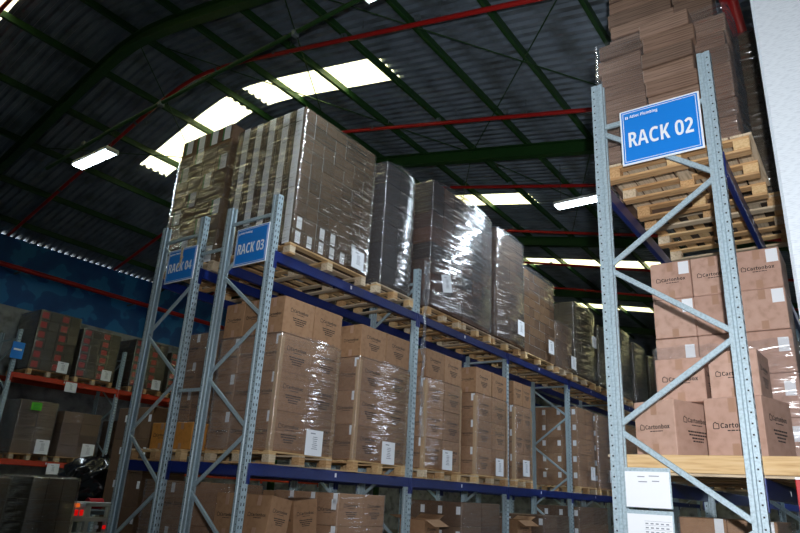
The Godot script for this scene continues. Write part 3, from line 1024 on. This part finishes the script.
	var far2 := [[-14.6, -15.95, 6.2, "first", M.film_gold], [-16.2, -17.3, 6.0, "second", M.film_gold], [-17.7, -19.0, 6.3, "third", M.film_heavy], [-19.3, -20.5, 6.2, "fourth", M.film_heavy], [-20.9, -22.3, 6.1, "fifth", M.film_gold]]
	for i in far2.size():
		var a: Array = far2[i]
		pallet("wooden pallet under the %s of the dark loads far down the upper level" % a[3], XB, XF, F_(2), a[0], a[1], 50 + i)
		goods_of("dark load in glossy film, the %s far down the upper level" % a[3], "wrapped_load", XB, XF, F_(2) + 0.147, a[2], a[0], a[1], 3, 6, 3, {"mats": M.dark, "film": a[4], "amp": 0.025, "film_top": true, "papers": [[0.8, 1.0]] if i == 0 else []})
	# ---- goods on the floor of the rack
	var gl := [[-6.45, -7.4, 1.52, "first"], [-8.3, -9.35, 0.85, "second"], [-9.6, -10.9, 1.48, "third"], [-11.5, -12.6, 0.85, "fourth"], [-12.8, -14.1, 1.3, "fifth"], [-14.7, -16.6, 1.5, "sixth"]]
	for a in gl:
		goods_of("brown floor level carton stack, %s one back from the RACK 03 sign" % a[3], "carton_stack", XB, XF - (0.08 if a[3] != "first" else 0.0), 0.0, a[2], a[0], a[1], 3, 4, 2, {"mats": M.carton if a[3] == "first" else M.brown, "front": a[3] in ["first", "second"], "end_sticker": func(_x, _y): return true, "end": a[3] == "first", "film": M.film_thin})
	goods_of("lower carton stack on the floor right behind the foot of the first upright frame", "carton_stack", -6.5, -5.62, 0.0, 0.95, -5.3, -6.3, 3, 2, 2, {"mats": M.carton, "film": M.film_thin})
	loose_box("carton slumped askew on the low stack below the first blue beam", Vector3(0.36, 0.45, 0.36), Vector3(-5.8, 0.99, -5.54), 0.1, M.carton[0], true, true, true, -0.14)
	loose_box("carton leaning on the slumped one below the first blue beam", Vector3(0.36, 0.45, 0.36), Vector3(-5.82, 0.98, -6.08), -0.1, M.carton[1], true, true, true, 0.1)
	loose_box("carton at the back left of the low stack with a printed near face", Vector3(0.38, 0.5, 0.45), Vector3(-6.27, 0.96, -5.58), 0.04, M.carton[2], true, false, true)
	open_box("open carton with spread flaps at the bottom edge past the second post", Vector3(0.42, 0.36, 0.5), Vector3(-5.82, 0.855, -8.75), 0.12, M.carton[0])
	open_box("open carton with spread flaps at the bottom edge past the third post", Vector3(0.42, 0.36, 0.5), Vector3(-5.82, 0.855, -12.0), -0.1, M.carton[1])
	# its film tail hanging down past the second post
	var fb := MB.new()
	var rr := RandomNumberGenerator.new()
	rr.seed = 9
	for q in 3:
		var pts := []
		for k in 20:
			pts.append(Vector3(0.6 + rr.randf_range(-0.02, 0.02), 0.7 - k * 0.145, 1.17 + rr.randf_range(-0.045, 0.045)))
		fb.tube(pts, 0.022, 5)
	var ftl := part("film_tail", fb.done(), M.film_heavy, wide)
	ftl.set_meta("label", "loose twist of clear film hanging past a post")

func build_rack04():
	# upper level
	pallet("wooden pallet under the load behind the RACK 04 sign", -8.14, -6.95, F_(2), -5.14, -6.4, 60)
	goods_of("tall load of brown cartons with green strips behind the RACK 04 sign", "wrapped_load", -8.16, -6.98, F_(2) + 0.147, 6.56, -5.15, -6.4, 4, 9, 3, {"mats": M.brown, "bulge": 0.01, "green_strip": true, "end_strip": func(ix, iy): return (ix + iy * 2) % 3 == 0 or iy == 8, "film": M.film_gold, "film_y": [0.0, 0.85], "amp": 0.012})
	pallet("wooden pallet under the load behind the green striped one", -8.14, -6.95, F_(2), -6.7, -7.9, 61)
	goods_of("brown carton load behind the green striped one on the upper level", "wrapped_load", -8.1, -6.98, F_(2) + 0.147, 6.0, -6.7, -7.9, 3, 5, 3, {"mats": M.brown, "film": M.film})
	# middle level
	pallet("wooden pallet under the wrapped load seen between the two signed frames", -8.15, -7.0, F_(1), -5.15, -6.6, 62)
	goods_of("brown carton load in glossy film seen between the two signed frames", "wrapped_load", -8.15, -6.98, F_(1) + 0.147, 3.6, -5.75, -6.6, 3, 4, 2, {"mats": M.carton, "end": true, "film": M.film, "amp": 0.02})
	for k in 2:
		loose_box("orange brown carton at the front of the RACK 04 middle level, %s" % ["left one", "right one"][k], Vector3(0.41, 0.33, 0.3), Vector3(-7.55 + k * 0.42, F_(1) + 0.147, -5.36), 0.02, M.orange_carton, k == 0, false, true)
	goods_of("brown carton stack on the floor of the RACK 04 frame", "carton_stack", -7.95, -7.02, 0.0, 1.56, -5.4, -6.6, 3, 3, 2, {"mats": M.carton, "end": true, "film": M.film})
	goods_of("brown carton stack on the floor deeper in the RACK 04 rack", "carton_stack", -7.95, -7.02, 0.0, 1.5, -6.9, -7.9, 3, 3, 2, {"mats": M.carton})

func build_rack02():
	# middle level: pallet, loose boxes in front, wrapped stack behind
	pallet("wooden pallet under the printed cartons on the nearest rack", -1.68, -0.38, F_(1), -5.17, -6.2, 70, true, true)
	pallet("wooden pallet under the tall stack deeper in the nearest rack", -1.6, -0.4, F_(1), -6.22, -7.3, 71)
	var y := F_(1) + 0.147
	loose_box("printed carton turned askew at the left front of the nearest rack", Vector3(0.37, 0.42, 0.5), Vector3(-1.295, y, -5.57), -0.4, M.carton_pink[0], true, true)
	loose_box("printed carton at the right front of the nearest rack", Vector3(0.42, 0.43, 0.5), Vector3(-0.765, y, -5.57), -0.26, M.carton_pink[1], true, true)
	loose_box("printed carton resting on the left front one", Vector3(0.37, 0.35, 0.4), Vector3(-1.205, y + 0.424, -5.68), 0.0, M.carton_pink[1], true, true)
	loose_box("printed carton resting on the right front one", Vector3(0.35, 0.37, 0.42), Vector3(-0.8, y + 0.434, -5.67), -0.06, M.carton_pink[0], true, true)
	goods_of("tall carton stack in glossy film at the back of the nearest rack", "wrapped_load", -1.52, -0.43, y, 3.02, -6.08, -7.1, 3, 3, 2, {"mats": M.carton_pink, "end_sticker": func(_x, _y): return true, "film": M.film, "film_y": [0.0, 0.92], "amp": 0.02})
	for row in 2:
		for c in 3:
			var nm: String = ["left", "middle", "right"][c]
			var bx := loose_box("carton in the %s row of the tall pink brown stack, %s column" % [["second", "top"][row], nm], Vector3(0.355, 0.362, 0.5), Vector3(-1.34 + c * 0.362, 3.025 + row * 0.364, -6.33), rng.randf_range(-0.02, 0.02), M.carton_pink[(c + row) % 2], row == 1, false)
			sticker(bx, Vector3(0.12, 0.29, 0.251), Basis.IDENTITY, 0.09, 0.12)
	# upper level
	pallet("broad wooden pallet seen from below behind the RACK 02 sign", -1.6, -0.46, F_(2), -5.16, -6.2, 72, true)
	pallet("second wooden pallet seen from below deeper in the nearest rack", -1.62, -0.38, F_(2), -6.4, -7.55, 73)
	flat_goods()
	goods_of("load in yellowish crinkled film behind the flat carton bundles", "wrapped_load", -1.46, -0.4, F_(2) + 0.147, 6.4, -6.62, -7.5, 3, 6, 3, {"mats": M.dark, "film": M.film_gold, "amp": 0.03, "film_top": true})
	# floor level and farther bays
	goods_of("cartons on the floor of the nearest rack below the middle beams", "carton_stack", -1.5, -0.75, 0.0, 1.5, -6.3, -7.3, 2, 4, 2, {"mats": M.carton, "end": true, "film": M.film_thin})
	pallet("wooden pallet under the wrapped cartons further in on the nearest rack", -1.6, -0.4, F_(1), -8.42, -9.62, 74)
	goods_of("wrapped cartons further in on the middle level of the nearest rack", "wrapped_load", -1.55, -0.45, F_(1) + 0.147, 3.4, -8.45, -9.6, 3, 4, 2, {"mats": M.dark, "film": M.film_thin})
	# papers on the left post
	for k in 2:
		var t := thing("paper_board", ["white printed notice clipped on top on the left post of the nearest rack", "white table sheet hanging under the printed notice"][k], "notice", Vector3(-1.39, 1.69 - k * 0.29, -5.02))
		part("backing", cmesh(Vector3(0.33, 0.275, 0.006), 0.002), M.galv, t)
		part("sheet", cmesh(Vector3(0.31, 0.245, 0.002), 0.0005), M.paper, t, Vector3(0, -0.012, 0.004))
		var b := MB.new()
		if k == 0:
			for a in [[-0.04, 0.075, 0.05], [0.05, 0.08, 0.07], [-0.03, 0.04, 0.06], [0.06, 0.045, 0.05]]:
				b.box(Vector3(a[0], a[1], 0.0055), Vector3(a[2], 0.006, 0.001))
		else:
			for i in 5:
				for j in 6:
					b.box(Vector3(-0.02 + i * 0.035, 0.05 - j * 0.028, 0.0055), Vector3(0.02, 0.008, 0.001))
			for i in 6: b.box(Vector3(0.055, 0.066 - i * 0.028, 0.0055), Vector3(0.18, 0.0015, 0.001))
		part("print", b.done(), M.grey_ink, t)
	# the white pillar and the red board at the right edge
	var wp := thing("white_pillar", "white painted pillar with a rough surface at the right edge", "pillar", Vector3(0.08, 0, -4.5))
	part("shaft", cmesh(Vector3(0.7, 7.2, 0.5), 0.02), M.white_paint, wp, Vector3(0, 3.6, -0.25))
	var rb := thing("red_board", "red board with a pale rim at the bottom right corner", "board", Vector3(-0.2, 1.42, -4.44))
	part("panel", cmesh(Vector3(0.42, 0.66, 0.02), 0.004), M.red, rb)
	part("rim", cmesh(Vector3(0.42, 0.012, 0.026), 0.003), M.white, rb, Vector3(0, 0.335, 0))


func flat_goods():
	# bundles of flat folded cartons: two rows of slabs, slightly uneven, under film
	var t := thing("flat_carton_load", "tall load of flat folded carton bundles above the RACK 02 sign", "pallet load", Vector3(-1.04, F_(2) + 0.147, -5.72))
	var r := RandomNumberGenerator.new()
	r.seed = 77
	for col in [[-0.44, 0.0, 0.42, 0.56, 9], [0.02, 0.12, 0.44, 0.62, 9], [0.36, 0.06, 0.27, 0.5, 8], [-0.36, -0.5, 0.66, 0.42, 16], [0.16, -0.5, 0.36, 0.42, 15]]:
		var y := 0.0
		for k in col[4]:
			var h := r.randf_range(0.15, 0.19)
			var s := Vector3(col[2] * r.randf_range(0.97, 1.02), h - 0.003, col[3] * r.randf_range(0.97, 1.02))
			part("bundle", cmesh(s, 0.008), M.flat_edge[r.randi() % 3], t, Vector3(col[0] + r.randf_range(-0.015, 0.015), y + h * 0.5, col[1] + r.randf_range(-0.015, 0.015)), Basis(Vector3.UP, r.randf_range(-0.035, 0.035)))
			y += h
	var fb := MB.new()
	for turn in 2:
		film_mesh(-0.67, 0.51, 0.03, 1.5, 0.3, -0.28, 77 + turn, 0.012 + turn * 0.006, 0.012, false, 0.02, fb)
	var f := part("stretch_film", fb.done(), M.film, t)
	f.set_meta("label", "clear stretch film")

func build_left():
	# orange rack along the left wall
	var XF := -17.3
	var XB := -18.5
	var zs := [-7.4, -10.35, -13.3, -16.2, -19.1]
	rack("orange beamed pallet rack along the left wall", XB + 0.05, XF - 0.05, zs, [1.85, 3.92], [5.0, 5.0], false, M.orange_steel)
	var i := 0
	for a in [[-7.75, -8.85, 5.62, "nearest"], [-8.98, -10.1, 5.4, "second"], [-10.6, -11.7, 5.45, "third"], [-11.85, -13.0, 5.3, "fourth"], [-13.6, -14.8, 5.4, "fifth"]]:
		pallet("wooden pallet under the %s red checked load by the left wall" % a[3], XB, XF, 3.92, a[0], a[1], 80 + i)
		goods_of("dark carton load with red panels by the left wall, the %s one" % a[3], "wrapped_load", XB + 0.1, XF - 0.02, 3.92 + 0.147, a[2], a[0], a[1], 3, 6, 4, {"mats": M.dark, "patch": func(_iy, iz): return iz % 2 == 0, "film": M.film_gold, "papers": [[0.75, 0.15, 0.0, 1.0]]})
		i += 1
	for a in [[-7.8, -8.75, 3.3, "under the green label", M.film], [-8.95, -10.0, 3.15, "beside the green labelled one", M.film_thin], [-10.7, -11.9, 3.1, "past the second post", M.film_thin]]:
		pallet("wooden pallet of the brown load on the lower orange beam, " + a[3], XB, XF, 1.85, a[0], a[1], 90 + i)
		goods_of("brown carton load on the lower orange beam, " + a[3], "wrapped_load", XB + 0.1, XF - 0.02, 1.85 + 0.147, a[2], a[0], a[1], 3, 4, 2, {"mats": M.brown, "film": a[4], "papers": [[0.75, 0.19, 0.0, 1.2]]})
		i += 1
	var bp := thing("rack_plate", "small blue plate on the near post of the orange rack", "sign", Vector3(-17.3, 4.45, -7.4))
	part("plate", cmesh(Vector3(0.01, 0.42, 0.3), 0.003), M.sign_blue, bp)
	part("plate_mark", cmesh(Vector3(0.004, 0.05, 0.2), 0.001), M.white, bp, Vector3(0.006, 0.02, 0))
	var gl := thing("green_label", "bright green label on the nearest brown load by the left wall", "label", Vector3(XF + 0.085, 3.15, -8.15))
	part("sheet", cmesh(Vector3(0.004, 0.19, 0.26), 0.001), M.lime, gl)
	var bl := MB.new()
	for k in 4: bl.box(Vector3(0.003, 0.05 - k * 0.035, 0), Vector3(0.001, 0.01, 0.16))
	part("printed_lines", bl.done(), M.green, gl)
	for q in [[3.86, -8.95, "upper"], [1.78, -8.95, "lower"]]:
		var w := thing("beam_notice", "white location notice hanging on the %s orange beam" % q[2], "notice", Vector3(XF + 0.0, q[0] - 0.1, q[1]))
		part("sheet", cmesh(Vector3(0.004, 0.26, 0.32), 0.001), M.paper, w)
		part("printed_lines", sheet_lines(), M.grey_ink, w, Vector3(0.003, 0, 0), FACE_X.scaled(Vector3(1, 0.8, 0.8)))
	# wrapped pallets in the left aisle
	goods_of("low film wrapped load of dark cartons at the bottom left", "wrapped_load", -10.95, -10.0, 0.0, 1.5, -4.93, -5.62, 3, 5, 3, {"mats": M.dark, "film": M.film_gold, "amp": 0.02, "film_top": true})
	goods_of("film wrapped load cut off by the left picture edge at the bottom", "wrapped_load", -10.9, -10.0, 0.0, 1.47, -3.9, -4.62, 3, 5, 3, {"mats": M.dark, "film": M.film_gold, "amp": 0.02, "film_top": true})
	goods_of("tall plain carton stack with small white stickers behind the RACK 04 frame", "carton_stack", -11.15, -10.1, 0.0, 2.75, -6.75, -7.6, 3, 5, 2, {"mats": M.brown, "end_sticker": func(ix, _y): return ix != 1})
	# black bag of scrap on a cart, and the white tail of a trailer
	var bg := thing("plastic_bag", "bulging black plastic bag above the white trailer tail", "bag", Vector3(-12.1, 1.02, -7.1))
	var bb := MB.new()
	var f := FastNoiseLite.new()
	f.seed = 8
	f.frequency = 1.6
	var nu := 33
	var nv := 20
	var pos := PackedVector3Array()
	var ow := PackedVector3Array()
	for j in nv:
		var th := PI * j / (nv - 1)
		for k in nu:
			var ph := TAU * (k % (nu - 1)) / (nu - 1)
			var d := Vector3(sin(th) * cos(ph), cos(th), sin(th) * sin(ph))
			var rr := 1.0 + 0.35 * f.get_noise_3dv(d * 1.2) + 0.14 * f.get_noise_3dv(d * 4.5)
			pos.append(Vector3(0, 0.42, 0) + d * rr * Vector3(0.5, 0.45, 0.62))
			ow.append(d)
	bb.grid(pos, nu, nv, ow)
	part("bag_body", bb.done(), M.bag, bg)
	part("knot", cmesh(Vector3(0.08, 0.12, 0.08), 0.03), M.bag, bg, Vector3(0.05, 0.9, -0.1))
	var tr := thing("trailer_tail", "white tail frame of a small trailer with red and amber lights", "trailer", Vector3(-10.7, 0.03, -6.32))
	var fr := MB.new()
	fr.cbox(Vector3(0, 1.0, 0.22), Vector3(0.1, 0.26, 0.26), 0.01)
	fr.cbox(Vector3(0, 1.09, -0.1), Vector3(0.1, 0.07, 0.5), 0.01)
	fr.cbox(Vector3(0, 0.86, -0.05), Vector3(0.1, 0.07, 0.7), 0.01)
	for z in [0.32, 0.06, -0.3]:
		fr.cbox(Vector3(0, 0.8, z), Vector3(0.09, 0.55, 0.07), 0.01)
	fr.cbox(Vector3(0, 0.62, 0.0), Vector3(0.1, 0.08, 0.75), 0.01)
	part("tail_frame", fr.done(), M.white_metal, tr)
	part("bed", cmesh(Vector3(1.9, 0.07, 0.8), 0.01), M.galv_dark, tr, Vector3(-1.0, 0.96, -0.02))
	for z in [0.28, -0.28]:
		var w := MB.new()
		w.tube([Vector3(-0.9, 0.28, z - 0.08), Vector3(-0.9, 0.28, z + 0.08)], 0.28, 20)
		part("wheel", w.done(), M.black, tr)
		part("wheel_strut", cmesh(Vector3(0.08, 0.7, 0.06), 0.01), M.galv_dark, tr, Vector3(-0.9, 0.6, z))
	part("amber_lamp", cmesh(Vector3(0.02, 0.06, 0.09), 0.008), M.lamp_amber, tr, Vector3(0.055, 1.07, 0.29))
	part("white_lamp", cmesh(Vector3(0.02, 0.06, 0.09), 0.008), M.white, tr, Vector3(0.055, 1.07, 0.19))
	for z in [0.28, 0.19]:
		part("red_lamp", cmesh(Vector3(0.02, 0.09, 0.06), 0.02), M.lamp_red, tr, Vector3(0.055, 0.96, z))
	part("white_lamp", cmesh(Vector3(0.02, 0.05, 0.06), 0.008), M.white, tr, Vector3(0.055, 0.74, -0.12))
	part("red_lamp", cmesh(Vector3(0.02, 0.06, 0.06), 0.02), M.lamp_red, tr, Vector3(0.055, 0.74, -0.25))
	var rd := thing("red_drum", "small dull red drum lying on the trailer", "drum", Vector3(-10.95, 1.03, -6.5))
	var dm := MB.new()
	dm.tube([Vector3(0, 0.09, 0.12), Vector3(0, 0.09, 0.1), Vector3(0, 0.09, -0.1), Vector3(0, 0.09, -0.12)], 0.085, 16)
	part("drum_shell", dm.done(), M.red, rd)
	for s in [-1.0, 1.0]:
		var rg := MB.new()
		rg.tube([Vector3(0, 0.09, s * 0.1), Vector3(0, 0.09, s * 0.125)], 0.09, 16)
		part("rim", rg.done(), M.red, rd)

func build_overhead():
	# lamps over the aisles
	lamp("bright white hanging lamp over the left aisle", Vector3(-11.45, 7.3, -5.4), 0.5)
	lamp("bright white hanging lamp over the middle aisle, beside the RACK 02 post", Vector3(-4.05, 7.3, -11.6), 0.9)
	lamp("hanging lamp cut off by the top edge over the middle aisle", Vector3(-3.72, 7.3, -4.78), 0.7)
	# conduit that carries the lamps
	var cd := thing("conduit", "long grey green conduit pipe running across under the roof", "pipe")
	var b := MB.new()
	b.tube([Vector3(-13.4, 7.62, -5.4), Vector3(-11.1, 7.83, -5.4), Vector3(-8.4, 7.96, -5.4), Vector3(-3.2, 8.1, -5.4)], 0.035, 8)
	part("pipe_run", b.done(), M.green_steel, cd)
	for x in [-6.2, -9.5, -12.0]:
		part("clamp", cmesh(Vector3(0.08, 0.1, 0.1), 0.01), M.galv_dark, cd, Vector3(x, lerpf(7.83, 8.15, (x + 11.1) / 9.9), -5.4))
	# red sprinkler branches following the roof, and the main along the right
	var k := 0
	var names := ["above the upper left corner", "crossing above the first skylight", "crossing behind the brick patterned block", "above the wide glossy load", "past the second lamp", "far down the hall", "at the far skylight"]
	for z in [-3.4, -6.9, -10.06, -13.5, -16.95, -20.4, -23.8]:
		var t := thing("sprinkler_pipe", "red sprinkler branch pipe under the roof, " + names[k], "pipe", Vector3.ZERO, 0.0, "red sprinkler branches")
		var m := MB.new()
		var pts := []
		for x in roof_xs(-0.66, -18.4): pts.append(Vector3(x, roof(x) - 0.15, z))
		pts[0].y = 7.72
		m.tube(pts, 0.042, 10)
		part("pipe_run", m.done(), M.red_pipe, t)
		for x in [-3.2, -5.0, -6.6, -8.4, -10.2, -13.0, -16.0]:
			var cm := MB.new()
			var a := Vector3(x, roof(x) - 0.15, z)
			var c := Vector3(x - 0.07, roof(x - 0.07) - 0.15, z)
			cm.tube([a, c], 0.054, 10)
			part("coupling", cm.done(), M.galv_dark, t)
			part("sprinkler_head", cmesh(Vector3(0.03, 0.07, 0.03), 0.008), M.galv_dark, t, a + Vector3(0.4, -0.16, 0))
			var hg := MB.new()
			hg.bar(a + Vector3(0.4, 0, 0), a + Vector3(0.4, 0.15, 0), 0.02, 0.01, Vector3.BACK)
			part("hanger", hg.done(), M.galv_dark, t)
		k += 1
	var mn := thing("sprinkler_main", "thick red sprinkler main running down the hall at the right", "pipe")
	var mm := MB.new()
	mm.tube([Vector3(-0.66, 7.45, 3.5), Vector3(-0.66, 7.45, -33.0)], 0.1, 14)
	part("pipe_run", mm.done(), M.red_pipe, mn)
	for z in [-5.0, -8.6, -12.0, -16.0]:
		var cm := MB.new()
		cm.tube([Vector3(-0.66, 7.45, z), Vector3(-0.66, 7.45, z - 0.14)], 0.122, 14)
		part("coupling", cm.done(), M.red_pipe, mn)
	# red line pipe along the blue wall
	var lw := thing("wall_pipe", "dark red pipe running along the blue left wall", "pipe")
	var lm := MB.new()
	lm.tube([Vector3(-18.55, 6.85, 3.0), Vector3(-18.55, 6.85, -33.0)], 0.07, 10)
	part("pipe_run", lm.done(), M.red_pipe, lw)
	for z in [-7.5, -11.0, -14.5]:
		part("bracket", cmesh(Vector3(0.36, 0.05, 0.05), 0.005), M.galv_dark, lw, Vector3(-18.72, 6.77, z))
